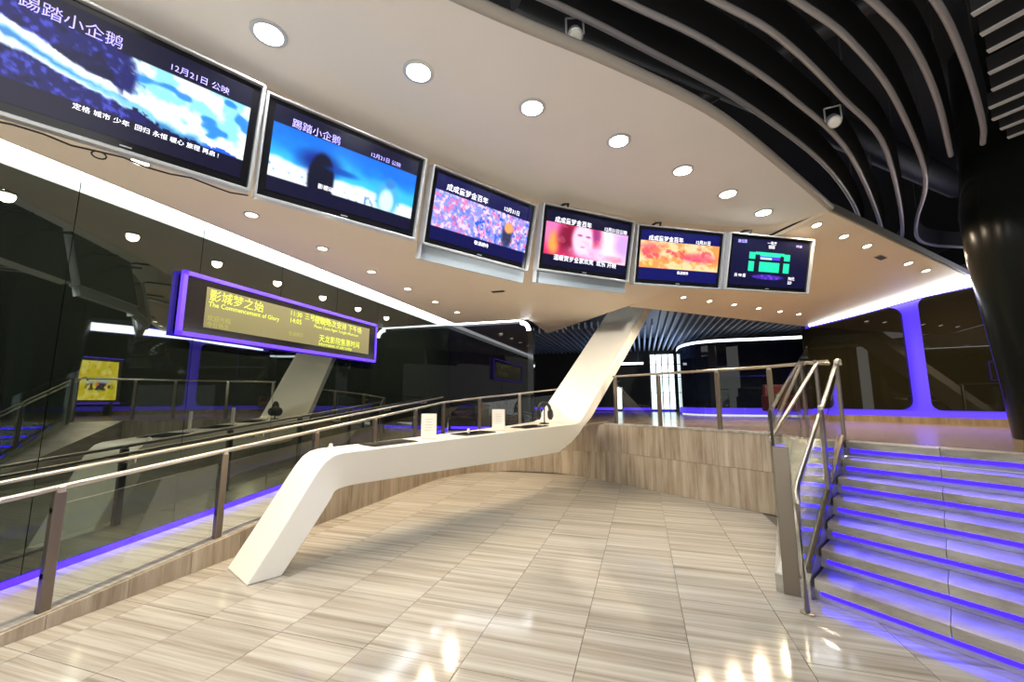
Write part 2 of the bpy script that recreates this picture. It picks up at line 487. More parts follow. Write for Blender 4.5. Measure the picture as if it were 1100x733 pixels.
# ------------------------------------------------------------------ ceilings
Q = [(-4.5, -3.0), (-4.05, 0.0), (-3.5, 1.12), (-2.87, 2.35), (-2.14, 3.62), (-1.24, 4.91), (-.09, 5.86), (1.17, 6.61)]
C1, C2 = [], []
for i, q in enumerate(Q):
    a = Vector(Q[max(0, i - 1)]); b = Vector(Q[min(len(Q) - 1, i + 1)])
    d = (b - a).normalized(); nrm = Vector((-d.y, d.x))
    C1.append((Vector(q) + nrm * .13)); C2.append((Vector(q) + nrm * (.95 if i > 1 else .3)))
C1 = [tuple(c) for c in C1] + [(1.95, 6.98), (2.62, 6.65)]
C2 = [tuple(c) for c in C2][:-1] + [(-.35, 7.35), (-.28, 8.1), (-.18, 9.1)]
C1s = [tuple(p[:2]) for p in catmull([(*c, 0) for c in C1], 5)]
C2s = [tuple(p[:2]) for p in catmull([(*c, 0) for c in C2], 5)]
EDGE = [(-4.0, -3.0), (-3.2, -.6), (-2.2, 1.1), (-1.04, 2.3), (-.08, 3.18), (.82, 4.12), (1.92, 5.64), (2.62, 6.65)]
EDs = [tuple(p[:2]) for p in catmull([(*c, 0) for c in EDGE], 6)]
poly = EDs + C1s[::-1][1:]
ceil_up = prism('ceiling', poly, U, U + .06, 'ceil')
tag(ceil_up, 'smooth off-white upper ceiling band above the row of screens', 'ceiling', kind='structure')
# rolled grey lip along the free edge
lip = tube('edge_lip', [(x + .02, y - .02, U + .03) for x, y in EDs], .045, 'trimgrey', ceil_up, seg=8)
rows = []
NB = 8
for k in range(NB + 1):
    t = k / NB
    s = t * t * (3 - 2 * t)
    rows.append([(a[0] + (b[0] - a[0]) * t, a[1] + (b[1] - a[1]) * t, U + (S - U) * s) for a, b in zip(C1s, C2s)])
bulk = ribbon('ceiling_bulkhead', rows, 'soffit', smooth=60)
tag(bulk, 'curved beige bulkhead sweeping down behind the screens', 'ceiling', kind='structure')
soff = prism('ceiling_soffit', C2s + [(-2.64, 12.3), (-2.64, BY - .24), (GX + .24, BY - .24), (GX + .24, -3.0)], S, S + .06, 'soffit')
tag(soff, 'low beige soffit over the ramp with small warm downlights', 'ceiling', kind='structure')
# right-hand sloping panel
RW0, RW1 = Vector((7.2, 9.0)), Vector((4.2, 12.9))
L1a, L1b = Vector((2.62, 6.65, U)), Vector((6.2, 10.25, 4.02))
L3a, L3b = Vector((-.18, 9.1, 3.6)), Vector((4.28, 12.85, 3.57))
rows = [[L1a.lerp(L1b, i / 10).lerp(L3a.lerp(L3b, i / 10), j / 8) for i in range(11)] for j in range(9)]
rp = ribbon('ceiling_right', [[tuple(p) for p in r_] for r_ in rows], 'soffit', thick=.05)
tag(rp, 'sloping beige ceiling panel behind the rightmost screen', 'ceiling', kind='structure')
ribbon('edge_fascia', [[tuple(L1a.lerp(L1b, i / 6) + Vector((.02, -.02, .0))) for i in range(7)], [tuple(L1a.lerp(L1b, i / 6) + Vector((.03, -.03, .09))) for i in range(7)]], 'trimdark', rp, thick=.03)
def right_panel_point(s, j):
    return L1a.lerp(L1b, s).lerp(L3a.lerp(L3b, s), j)

# open black ceiling above
open_c = prism('ceiling_open', [(-8, -6), (12, -6), (12, 30), (-8, 30)], 6.4, 6.5, 'black')
tag(open_c, 'black open ceiling void above the curved tubes', 'ceiling', kind='structure')

# ------------------------------------------------------------------ coves
cove = thing('cove_light', (GX, 3, S), 'bright white light cove along the top of the glass walls', 'light', kind='structure')
cove['label'] = 'bright white light cove along the top of the glass walls'
box('cove_strip', (GX + .005, -4.0, S + .005), (GX + .245, BY - .02, S + .03), 'cove', cove)
box('cove_strip', (GX + .245, BY - .24, S + .005), (-2.9, BY - .02, S + .03), 'cove', cove)
arc = []
for k in range(9):
    th = math.pi / 2 * k / 8
    cx, cz = -2.9, S - .25
    for rr in (.27, .17):
        arc.append((cx + rr * math.sin(th), cz + rr * math.cos(th)))
av = [(x, BY - .05, z) for x, z in arc] + [(x, BY - .02, z) for x, z in arc]
af = []
for k in range(8):
    a = 2 * k
    af += [(a, a + 1, a + 3, a + 2), (18 + a, 18 + a + 2, 18 + a + 3, 18 + a + 1), (a, a + 2, a + 20, a + 18), (a + 1, a + 19, a + 21, a + 3)]
mesh('cove_corner', av, af, 'cove', cove)

# right wall with violet backlit gap
wd = (RW1 - RW0).normalized(); wn = Vector((-wd.y, wd.x)) * -1
if wn.dot(Vector((-1, -1))) < 0: wn = -wn
wd3, wn3 = Vector((wd.x, wd.y, 0)), Vector((wn.x, wn.y, 0))
def wpt(s, off, z): return Vector((RW0.x, RW0.y, 0)) + wd3 * s + wn3 * off + Vector((0, 0, z))
wall_right = thing('wall_right', tuple(wpt(2, 0, H)), 'dark wall panels either side of a violet glowing upright strip', 'wall', kind='structure')
WL = (RW1 - RW0).length
wq = [wpt(-1.5, -.12, 0), wpt(WL, -.12, 0), wpt(WL, -.2, 0), wpt(-1.5, -.2, 0)]
tag(mesh('backlight', [wpt(-1.0, -.10, H + .02), wpt(WL, -.10, H + .02), wpt(WL, -.10, 4.05), wpt(-1.0, -.10, 4.15)], [(0, 1, 2, 3)], 'purple_soft', wall_right), 'violet glowing back panel')

mesh('backing', [wpt(-1.0, -.14, H), wpt(WL + .05, -.14, H), wpt(WL + .05, -.14, 4.3), wpt(-1.0, -.14, 4.3)], [(0, 1, 2, 3)], 'black', wall_right)
mesh('end_return', [wpt(WL + .01, -.14, H), wpt(WL + .01, .05, H), wpt(WL + .01, .05, 3.6), wpt(WL + .01, -.14, 3.6)], [(0, 1, 2, 3)], 'black', wall_right)
def rounded(s0, s1, z0, z1, side, r=.26, zo=None):
    zo = z1 if zo is None else zo
    """panel outline in wall coordinates; side = +1: the s1 end has rounded corners, -1: the s0 end"""
    pts = []
    if side > 0:
        pts = [(s0, z0)]
        pts += [(s1 - r + r * math.sin(a), z0 + r - r * math.cos(a)) for a in [math.pi / 2 * k / 6 for k in range(7)]]
        pts += [(s1 - r + r * math.cos(a), z1 - r + r * math.sin(a)) for a in [math.pi / 2 * k / 6 for k in range(7)]]
        pts += [(s0, zo)]
    else:
        pts = [(s1, zo)]
        pts += [(s0 + r - r * math.sin(a), z1 - r + r * math.cos(a)) for a in [math.pi / 2 * k / 6 for k in range(7)]]
        pts += [(s0 + r - r * math.cos(a), z0 + r - r * math.sin(a)) for a in [math.pi / 2 * k / 6 for k in range(7)]]
        pts += [(s1, z0)]
    return pts
def wall_panel(outline, o0, o1, mat, top=None):
    n = len(outline)
    v = [wpt(a, o0, b) for a, b in outline] + [wpt(a, o1, b) for a, b in outline]
    f = [tuple(range(n)), tuple(range(2 * n - 1, n - 1, -1))] + [(i, n + i, n + (i + 1) % n, (i + 1) % n) for i in range(n)]
    return mesh('dark_panel', v, f, mat, wall_right)
wall_panel([(-1.0, H + .27), (.9, H + .27), (.9, 3.80), (-1.0, 3.86)], -.04, .02, 'panelglass')
wall_panel(rounded(.906, 2.42, H + .27, 3.75, 1, .16, 3.79), -.04, .02, 'panelglass')
wall_panel(rounded(2.75, 3.9, H + .27, 3.66, -1, .22, 3.56), -.04, .02, 'panelglass')
wall_panel([(3.906, H + .27), (WL, H + .27), (WL, 3.47), (3.906, 3.56)], -.04, .02, 'panelglass')
cv = [(-.8, 4.0, .26), (.8, 3.95, .26), (1.6, 3.90, .22), (2.4, 3.83, .16), (3.4, 3.69, .12), (4.7, 3.56, .09)]
tag(ribbon('cove_strip', [[tuple(wpt(s, .10, z + h / 2)) for s, z, h in cv], [tuple(wpt(s, .06, z - h / 2)) for s, z, h in cv]], 'cove', wall_right, thick=.01), 'white light strip')
tag(mesh('base_light', [wpt(-1, .03, H + .13), wpt(WL, .03, H + .13), wpt(WL, .03, H + .25), wpt(-1, .03, H + .25)], [(0, 1, 2, 3)], 'purple_soft', wall_right), 'violet glowing base band')
mesh('plinth', [wpt(-1, .06, H), wpt(WL, .06, H), wpt(WL, .06, H + .13), wpt(-1, .06, H + .13), wpt(-1, -.06, H), wpt(WL, -.06, H), wpt(WL, -.06, H + .13), wpt(-1, -.06, H + .13)],
     [(0, 1, 2, 3), (3, 2, 6, 7), (4, 7, 6, 5)], 'platform', wall_right)

# big black lacquer column at the right edge
col_v, col_f = [], []
sec = [(1.12, 5.05, 6.75, .66), (1.9, 5.05, 6.75, .70), (2.75, 5.05, 6.75, .76), (3.5, 5.05, 6.75, .82), (4.1, 5.05, 6.75, .83), (4.6, 5.05, 6.75, .77), (6.4, 5.05, 6.75, .70)]
NS = 40
for z, x, y, r in sec:
    for k in range(NS):
        a = 2 * math.pi * k / NS
        col_v.append((x + r * math.cos(a), y + r * math.sin(a), z))
for i in range(len(sec) - 1):
    for k in range(NS):
        col_f.append((i * NS + k, i * NS + (k + 1) % NS, (i + 1) * NS + (k + 1) % NS, (i + 1) * NS + k))
column = mesh('column', col_v, col_f, 'lacquer', smooth=40)
tag(column, 'fat black lacquered column flaring toward the ceiling at the right edge', 'column', kind='structure')

# enclosing dark walls of the hall (right and far)
wr = box('wall_far_right', (9.6, -2, 0), (9.8, 26, 6.4), 'gloss')
tag(wr, 'black side wall of the hall behind the column', 'wall', kind='structure')

wfl = box('added_wall_far_left', (-7.2, 10.3, H), (-7.0, 26, 4.6), 'black')  # added so the panels do not reflect the open world
tag(wfl, 'added black wall behind the back glass, hiding the bright surroundings from reflections', 'wall', kind='structure')
wrn = box('added_shade_wall', (4.0, -2, 0), (4.2, 2.6, 6.4), 'trimdark')  # unseen wall added to keep ambient light off the steps
tag(wrn, 'added dark wall shading the right end of the steps', 'wall', kind='structure')

# far curved dark glass volume with white strip on top and violet base
W2 = catmull([(5.6, 13.6, 0), (4.9, 14.3, 0), (3.6, 14.45, 0), (2.3, 14.5, 0), (1.6, 15.0, 0), (1.3, 16.2, 0), (1.45, 18.6, 0)], 4)
wfar = thing('wall_far', (3, 14.4, H), 'distant curved black glass wall with a white top strip', 'wall', kind='structure')
for a, b in zip(W2, W2[1:]):
    mesh('glass_panel', [(a.x, a.y, H + .22), (b.x, b.y, H + .22), (b.x, b.y, 3.42), (a.x, a.y, 3.42)], [(0, 1, 2, 3)], 'facet', wfar)
ribbon('top_strip', [[(p.x, p.y - .04, 3.50) for p in W2], [(p.x, p.y - .02, 3.42) for p in W2]], 'cove_dim', wfar)
ribbon('base_light', [[(p.x, p.y - .03, H + .24) for p in W2], [(p.x, p.y - .03, H + .04) for p in W2]], 'purple_soft', wfar)
ribbon('lid', [[(p.x, p.y, 3.5) for p in W2], [(p.x + .4, p.y + 4.5, 3.9) for p in W2]], 'farslat', wfar)

# far end wall with lit windows
wend = thing('wall_far_end', (-2, 19.2, H), 'black far end wall of the upper level', 'wall', kind='structure')
box('wall_body', (-7, 19.2, H), (1.6, 19.4, 4.6), 'black', wend)
box('base_light', (-7, 19.16, H + .04), (1.3, 19.19, H + .16), 'purple_soft', wend)
win = thing('window_1', (.9, 19.1, H), 'bright white window with dark mullions far behind the railing', 'window', kind='structure')
for x0, x1 in ((.40, .60), (.64, .84), (.88, 1.10), (1.14, 1.34)):
    box('pane', (x0, 19.10, H + .1), (x1, 19.13, 3.55), 'window', win)
for x in (.36, .60, .84, 1.10, 1.34):
    box('mullion', (x, 19.05, H + .1), (x + .04, 19.15, 3.6), 'gloss', win)
for z in (1.9, 2.55, 3.1):
    box('transom', (.36, 19.07, z), (1.38, 19.14, z + .025), 'gloss', win)
win2 = thing('window_2', (-.95, 19.1, H), 'narrow lit doorway slit far behind the slanted white arm', 'window', kind='structure')
box('pane', (-1.05, 19.10, H + .1), (-.85, 19.13, 2.1), 'window', win2)
box('frame', (-1.10, 19.11, H + .05), (-.80, 19.16, 2.16), 'gloss', win2)
strip = thing('strip_light', (-.8, 17.55, 3.1), 'thin white strip light hanging far behind the slanted arm', 'light')
box('tube', (-1.7, 17.5, 3.02), (.1, 17.6, 3.10), 'cove_dim', strip)
for x in (-1.5, -.1): box('hanger', (x, 17.54, 3.10), (x + .02, 17.56, 4.3), 'duct', strip)
# far slatted ceiling
cf = thing('ceiling_far', (2, 15, 4.2), 'blue-grey slatted ceiling over the far upper level', 'ceiling', kind='structure')
prism('backing', [(-7, 10.5), (1.5, 10.5), (9.4, 13.6), (9.4, 26), (-7, 26)], 4.3, 4.35, 'farslat', cf)
slat_d = None
k = 0
x = -6.5
while x < 6.0:
    ys = 12.9 if x < -2.2 else (11.8 if x < .2 else 9.6 + (x - .2) * .86 + .25)
    if -2.2 < x < .35:
        ys = 12.4
    me_n = 'slat'
    box(me_n, (x, ys, 3.72), (x + .05, 19.1, 3.90), 'farslat', cf)
    x += 0.19
fl = bpy.data.lights.new('far_ceiling_wash', 'AREA'); fl.shape = 'RECTANGLE'; fl.size = 4; fl.size_y = 3; fl.energy = 60; fl.color = (.55, .72, 1)
flo = bpy.data.objects.new('far_ceiling_wash', fl); flo.location = (1.2, 16.4, 3.0); flo.rotation_euler = (math.pi, 0, 0); COL.objects.link(flo)  # added upward light for the slats, no fixture belongs to it

# added red armchair, a stand-in for an indistinct red shape
def armchair(loc, rz, label):
    t = thing('armchair', loc, label, 'chair')
    c, s_ = math.cos(rz), math.sin(rz)
    ex, ey, ez = Vector((c, s_, 0)), Vector((-s_, c, 0)), Vector((0, 0, 1)); L = Vector(loc)
    obox('seat', L + ez * .30, ex, ey, ez, .62, .62, .22, 'redfab', t, .04)
    obox('backrest', L + ez * .58 + ey * .30, ex, ey, ez, .72, .16, .62, 'redfab', t, .05)
    for sx in (-1, 1):
        obox('armrest', L + ez * .40 + ex * .36 * sx, ex, ey, ez, .14, .66, .42, 'redfab', t, .04)
        for sy in (-1, 1):
            obox('leg', L + ez * .095 + ex * .28 * sx + ey * .26 * sy, ex, ey, ez, .05, .05, .19, 'steel', t)
armchair((3.55, 12.6, H), .35, 'dark red armchair standing in for an indistinct red shape beyond the stair railing')

# ------------------------------------------------------------------ curved ceiling tubes
T = [[(-1.6, 1.95), (-.59, 2.82), (.14, 3.52), (1.22, 4.64), (2.61, 6.42), (3.83, 8.56), (4.3, 10)],
     [(-.9, 2.2), (-.02, 3.0), (.69, 3.63), (1.59, 4.6), (2.71, 6.08), (4.36, 9.06), (4.8, 10.3)],
     [(-.1, 2.55), (.67, 3.21), (1.27, 3.76), (2.09, 4.75), (3.09, 6.09), (4.8, 9.33), (5.2, 10.6)],
     [(.55, 2.75), (1.28, 3.4), (1.87, 3.98), (2.68, 5.01), (3.94, 6.98), (4.72, 8.75), (5.25, 9.75), (5.75, 10.25), (6.47, 10.6)],
     [(1.1, 2.9), (1.84, 3.57), (2.41, 4.19), (3.09, 5.13), (3.9, 6.4)],
     [(1.6, 3.0), (2.32, 3.72), (2.97, 4.54), (3.79, 5.69), (4.1, 6.2)]]
for i, t in enumerate(T):
    pts = [(p.x, p.y, 4.7) for p in catmull([(a, b, 0) for a, b in t], 6)]
    root = thing('ceiling_tube', pts[0], '%s curved grey ceiling tube counting from the off-white ceiling edge' % ORD[i], 'ceiling tube', 'curved tubes under the black ceiling')
    tube('tube', pts, .028, 'tube', root, seg=10)
    # upright dark fin above each tube
    n = len(pts)
    ribbon('fin', [[(a, b, z + .02) for a, b, z in pts], [(a + .05, b - .03, z + .30) for a, b, z in pts]], 'duct', root, thick=.02)
    for q in (n // 4, n // 2, 3 * n // 4):
        a = pts[q]
        tube('hanger', [(a[0] + .03, a[1] - .02, a[2] + .2), (a[0] + .03, a[1] - .02, 6.4)], .008, 'duct', root, seg=6)
sl = [(2.68, 3.95), (2.89, 4.21), (3.08, 4.45), (3.29, 4.78), (3.49, 5.07), (3.67, 5.4), (3.85, 5.65), (4.07, 5.89), (4.28, 6.12)]
for i, (x, y) in enumerate(sl):
    a = Vector((x, y, 4.7)); d = Vector((.68, -.733, 0))
    n_ = Vector((.733, .68, 0))
    root = thing('ceiling_slat', tuple(a), '%s straight pale slat from the front in the upper right corner' % ORD[i], 'ceiling slat', 'straight slats in the upper right corner')
    obox('blade', a + d * 1.2 + Vector((0, 0, .07)), d, n_, (0, 0, 1), 2.4, .022, .16, 'duct', root)
    obox('lower_flange', a + d * 1.2 - Vector((0, 0, .015)), d, n_, (0, 0, 1), 2.4, .055, .014, 'slat', root)
# dark services in the void
for i, (p, q, r, lab) in enumerate([((-1, 3.5, 5.7), (6, 9.8, 5.7), .22, 'fat black air duct running deep in the open ceiling'),
                                    ((1.5, 2.5, 5.5), (6.5, 7.5, 5.5), .14, 'thinner black air duct above the right-hand tubes'),
                                    ((0, 6.3, 5.6), (6, 2.2, 5.6), .10, 'black pipe crossing the open ceiling sideways')]):
    tube('air_duct', [p, q], r, 'duct', open_c, seg=14)

# ------------------------------------------------------------------ lamps
def downlight(loc, r, lens, trim, watts, colr, label, group, nrm=(0, 0, -1), size=165, cat='downlight'):
    t = thing('downlight', loc, label, cat, group)
    nv = Vector(nrm).normalized()
    L = Vector(loc)
    lathe('trim_ring', L, [(r * 1.3, -.002), (r * 1.3, .010), (r, .012), (r, -.002)], trim, t, 20, nv)
    lathe('lens', L, [(r * .96, .0), (r * .96, .006), (r * .5, .009)], lens, t, 20, nv)
    if watts:
        d = bpy.data.lights.new('lamp', 'SPOT'); d.energy = watts; d.color = colr
        d.spot_size = R(size); d.spot_blend = .7; d.shadow_soft_size = r
        o = bpy.data.objects.new('lamp', d); o.location = L + nv * .03
        o.rotation_euler = (0, 0, 0)
        put(o, t)
    return t
UL = [(-2.49, 2.07), (-1.63, 2.71), (-.85, 3.39), (-.12, 4.13), (.56, 4.93), (1.17, 5.70), (1.76, 6.45)]
for i, (x, y) in enumerate(UL):
    downlight((x, y, U - .002), .095, 'lamp', 'silver', UPPER_W * 6, (.96, .98, 1.0), '%s brilliant white downlight from the left in the upper ceiling' % ORD[i], 'white downlights in the upper ceiling')
for i, (x, y) in enumerate([(-3.15, 1.2), (-3.6, -.2), (-3.95, -1.5)]):  # unseen lamps added for general fill
    downlight((x, y, U - .002), .095, 'lamp', 'silver', UPPER_W * 6, (.96, .98, 1.0), 'added white fill downlight %s behind the visible row over the near screens' % ORD[i], 'white downlights in the upper ceiling')
WARM = (1.0, .80, .55)
for i in range(7):
    y = 3.29 + (i - 1) * 1.066
    downlight((-3.97, y, S - .002), .06, 'warm', 'silver', SOFFIT_W * 3, WARM, '%s warm downlight from the front in the soffit over the ramp' % ORD[i], 'warm downlights over the ramp')
rn = (L1b - L1a).cross(L3a - L1a).normalized()
if rn.z > 0: rn = -rn
for i, s in enumerate((.04, .19, .33, .62, .76)):
    p = right_panel_point(s, .07) + rn * .027
    downlight(tuple(p), .06, 'warm', 'silver', SOFFIT_W * 2.5, WARM, '%s warm downlight from the left along the upper edge of the sloping panel' % ORD[i], 'warm downlights in the sloping panel', tuple(rn))
for i, s in enumerate((.12, .25, .38, .52, .65, .77)):
    p = right_panel_point(s, .80) + rn * .027
    downlight(tuple(p), .05, 'warm', 'silver', SOFFIT_W * 2.5, WARM, '%s warm downlight from the left along the lower edge of the sloping panel' % ORD[i], 'warm downlights in the sloping panel', tuple(rn))

def vent(c, ex, nrm, label, size=(.26, .10)):
    c, ex, nrm = Vector(c), Vector(ex).normalized(), Vector(nrm).normalized()
    ey = nrm.cross(ex).normalized()
    t = thing('ceiling_vent', tuple(c), label, 'vent')
    obox('frame', c + nrm * .004, ex, ey, nrm, size[0], size[1], .008, 'trimgrey', t)
    for k in range(3):
        obox('louvre', c + nrm * .011 + ey * (k - 1) * .03, ex, ey, nrm, size[0] * .86, .014, .008, 'black', t)
vent((-2.47, 7.15, S), (1, 0, 0), (0, 0, -1), 'small dark vent in the soffit below the third screen')
vent(right_panel_point(.47, .1) + rn * .026, L1b - L1a, rn, 'small dark vent between downlights in the sloping panel')

def track_spot(loc, label, aim, watts=0, cone=60):
    t = thing('track_spotlight', loc, label, 'spotlight', 'spotlights among the ceiling tubes')
    L = Vector(loc); a = Vector(aim).normalized()
    sx = a.cross(Vector((0, 0, 1))).normalized()
    lathe('lamp_can', L, [(.04, -.08), (.055, -.065), (.064, .02), (.064, .06), (.055, .065)], 'silver', t, 20, a)
    lathe('lens', L + a * .066, [(.05, 0), (.04, .006)], 'paper', t, 20, a)
    for s in (-1, 1):
        tube('yoke_arm', [L + sx * .072 * s, L + sx * .072 * s + Vector((0, 0, .16))], .009, 'silver', t, 6)
    tube('yoke_bridge', [L - sx * .072 + Vector((0, 0, .16)), L + sx * .072 + Vector((0, 0, .16))], .009, 'silver', t, 6)
    tube('stem', [L + Vector((0, 0, .16)), Vector((L.x, L.y, 6.4))], .012, 'duct', t, 6)
    if watts:
        dl = bpy.data.lights.new('lamp', 'SPOT'); dl.energy = watts; dl.color = (1.0, .95, .87); dl.spot_size = R(cone); dl.spot_blend = .6; dl.shadow_soft_size = .08
        lo = bpy.data.objects.new('lamp', dl); lo.location = L + a * .09
        lo.rotation_euler = a.to_track_quat('-Z', 'Y').to_euler()
        put(lo, t)
track_spot((-.41, 3.12, 4.62), 'silver spotlight hanging over the first tube near the top of the picture', (.1, -.5, -.8))
track_spot((2.12, 5.03, 4.62), 'silver spotlight hanging between the third and fourth ceiling tubes', (-.1, -.6, -.7))

# ------------------------------------------------------------------ screens
def lin(c):
    c = np.asarray(c, float)
    return np.where(c <= .04045, c / 12.92, ((c + .055) / 1.055) ** 2.4)
def vnoise(u, v, sx, sy, seed, octs=3):
    rng = np.random.RandomState(seed)
    out = np.zeros_like(u); amp = 1.0; tot = 0
    for o in range(octs):
        gx, gy = int(sx * 2 ** o) + 2, int(sy * 2 ** o) + 2
        g = rng.rand(gy + 1, gx + 1)
        x = np.clip(u, 0, .9999) * (gx - 1); y = np.clip(v, 0, .9999) * (gy - 1)
        xi, yi = x.astype(int), y.astype(int); fx, fy = x - xi, y - yi
        fx, fy = fx * fx * (3 - 2 * fx), fy * fy * (3 - 2 * fy)
        out += amp * ((g[yi, xi] * (1 - fx) + g[yi, xi + 1] * fx) * (1 - fy) + (g[yi + 1, xi] * (1 - fx) + g[yi + 1, xi + 1] * fx) * fy)
        tot += amp; amp *= .55
    return out / tot
def sstep(a, b, x):
    t = np.clip((x - a) / (b - a), 0, 1); return t * t * (3 - 2 * t)
def mixc(a, b, t):
    return a * (1 - t[..., None]) + np.asarray(b, float) * t[..., None]
def blob(u, v, cx, cy, rx, ry, soft=.3):
    d = np.sqrt(((u - cx) / rx) ** 2 + ((v - cy) / ry) ** 2)
    return 1 - sstep(1 - soft, 1 + soft, d)
def bars(c, v, t, b, col):
    return mixc(c, col, np.maximum((v < t), (v > b)).astype(float))

def pic1(u, v):
    n1, n2 = vnoise(u, v, 12, 6, 1, 5), vnoise(u, v, 44, 24, 2, 3)
    c = np.zeros(u.shape + (3,)) + (.07, .07, .36)
    c = mixc(c, (.30, .34, .85), sstep(.50, .72, n2) * .75)
    c = mixc(c, (.02, .02, .18), sstep(.52, .35, n1) * .8)
    line = .34 + .24 * u / .45
    line = np.where(u > .45, .58 + (u - .45) * .42, line)
    sky = sstep(.44, .54, u + (n2 - .5) * .12) * (v < line).astype(float)
    c = mixc(c, (.55, .86, .98), sky)
    c = mixc(c, (.93, .99, 1.0), sky * sstep(.42, .62, n1))
    c = mixc(c, (.10, .45, .90), sky * sstep(.64, .74, vnoise(u, v, 9, 7, 5, 2)) * .8)
    d = v - line + (n1 - .5) * .12
    c = mixc(c, (.92, .98, 1.0), (1 - sstep(.035, .06, np.abs(d))))
    c = mixc(c, (.85, .95, 1.0), (1 - sstep(.02, .04, np.abs(d - .13 + .12 * u))) * (u < .6))
    c = mixc(c, (.35, .70, .95), (1 - sstep(.02, .05, np.abs(d - .06))) * .7)
    c = mixc(c, (.07, .08, .38), blob(u, v, .47, .42, .035, .17, .4) * (n2 > .4))
    c = mixc(c, (.09, .35, .88), sstep(.78, .84, u) * (d > .02) * (v > .74))
    c = mixc(c, (.05, .05, .25), (d > .07) * (u > .5) * (n2 > .42) * (u < .86))
    return bars(c, v, .13 + .09 * (u > .42), .80, (.035, .03, .15))
def pic2(u, v):
    n1, n2 = vnoise(u, v, 6, 4, 11, 3), vnoise(u, v, 34, 18, 12, 2)
    c = np.zeros(u.shape + (3,)) + (.05, .42, .88)
    c = mixc(c, (.22, .72, .97), sstep(.25, .62, v + (n1 - .5) * .3))
    c = mixc(c, (.90, .97, 1.0), sstep(.56, .62, v - .10 * (u - .1) + (n1 - .5) * .1) * (1 - .0 * u))
    c = mixc(c, (.30, .50, .72), sstep(.68, .8, n2) * (v > .66) * .8)
    c = mixc(c, (.03, .10, .48), blob(u, v, .30, .50, .13, .14, .6) * .9)
    c = mixc(c, (.02, .03, .13), blob(u, v, .315, .70, .085, .33, .12))
    c = mixc(c, (.02, .25, .66), blob(u, v, .45, .52, .10, .04, .6) * .8)
    c = mixc(c, (.30, .66, .88), blob(u, v, .79, .66, .085, .22, .3))
    c = mixc(c, (.80, .95, 1.0), blob(u, v, .785, .70, .055, .16, .3))
    c = mixc(c, (.22, .50, .80), blob(u, v, .80, .44, .04, .07, .4))
    return bars(c, v, .20, .82, (.035, .03, .16))
def pic3(u, v):
    n = [vnoise(u, v, 38, 18, 20 + k, 3) for k in range(4)]
    c = np.zeros(u.shape + (3,)) + (.52, .56, .92)
    c = mixc(c, (.93, .80, .96), sstep(.45, .65, n[0]))
    c = mixc(c, (.95, .45, .62), sstep(.56, .72, n[1]) * .9)
    c = mixc(c, (.16, .36, .80), sstep(.56, .70, n[2]) * (.4 + .6 * (u > .4)))
    c = mixc(c, (.05, .12, .22), blob(u, v, .76, .62, .06, .2, .4) * .8)
    c = mixc(c, (.96, .62, .38), blob(u, v, .77, .47, .05, .09, .3))
    return bars(c, v, .24, .80, (.035, .04, .28))
def pic4(u, v):
    n = vnoise(u, v, 12, 7, 31, 3)
    c = np.zeros(u.shape + (3,)) + (.80, .16, .35)
    c = mixc(c, (.98, .45, .70), blob(u, v, .06, .36, .13, .3, .6))
    c = mixc(c, (1.0, .62, .30), blob(u, v, .10, .58, .06, .2, .6))
    c = mixc(c, (.42, .05, .16), blob(u, v, .26, .45, .12, .26, .5) * .8)
    c = mixc(c, (.97, .90, .97), sstep(.58, .72, u) * sstep(.2, .5, 1 - np.abs(v - .5)))
    c = mixc(c, (.80, .62, .97), blob(u, v, .95, .42, .12, .3, .6))
    c = mixc(c, (1.0, .80, .90), blob(u, v, .44, .44, .13, .30, .25))
    c = mixc(c, (.62, .32, .55), blob(u, v, .40, .37, .03, .02, .5) + blob(u, v, .50, .38, .03, .02, .5))
    c = mixc(c, (.86, .30, .45), blob(u, v, .445, .58, .03, .018, .5))
    c = mixc(c, (.55, .22, .50), blob(u, v, .60, .33, .05, .14, .5) * .7)
    c = mixc(c, (.90, .84, .99), blob(u, v, .62, .68, .28, .14, .6) * .8)
    c = mixc(c, (.95, .55, .62), blob(u, v, .84, .72, .14, .06, .5) * .7 + .25 * (n > .6))
    return bars(c, v, .22, .80, (.035, .03, .15))
def pic5(u, v):
    n1, n2 = vnoise(u, v, 9, 6, 41, 4), vnoise(u, v, 14, 9, 42, 3)
    c = np.zeros(u.shape + (3,)) + (.98, .80, .60)
    c = mixc(c, (.97, .58, .30), sstep(.42, .62, n1))
    c = mixc(c, (.92, .35, .36), sstep(.5, .68, n2) * blob(u, v, .5, .48, .7, .2, .5))
    c = mixc(c, (.88, .30, .42), blob(u, v, .75, .50, .2, .10, .6) * .8 + blob(u, v, .12, .40, .12, .12, .6) * .5)
    c = mixc(c, (.96, .86, .40), sstep(.55, .7, n2) * (v > .58) * .8)
    return bars(c, v, .22, .76, (.035, .045, .34))
def pic6(u, v):
    c = np.zeros(u.shape + (3,)) + (.03, .035, .19)
    G = (.14, .93, .68)
    for x0, x1, y0, y1 in ((.22, .30, .28, .43), (.22, .29, .48, .69), (.30, .68, .27, .32), (.36, .63, .48, .69), (.67, .76, .28, .43), (.68, .76, .48, .69), (.36, .64, .30, .36)):
        c = mixc(c, G, ((u > x0) & (u < x1) & (v > y0) & (v < y1)).astype(float))
    c = mixc(c, (.36, .22, .93), ((u > .36) & (u < .63) & (v > .355) & (v < .43)).astype(float))
    c = mixc(c, (.75, .95, .98), ((u > .37) & (u < .52) & (v > .375) & (v < .42)).astype(float))
    c = mixc(c, (.05, .06, .14), ((((u > .305) & (u < .345)) | ((u > .64) & (u < .68))) & (v > .34) & (v < .7)).astype(float))
    c = mixc(c, (.45, .25, .95), blob(u, v, .49, .80, .20, .05, .25) * (.6 + .4 * (vnoise(u, v, 40, 20, 5, 1) > .5)))
    return c

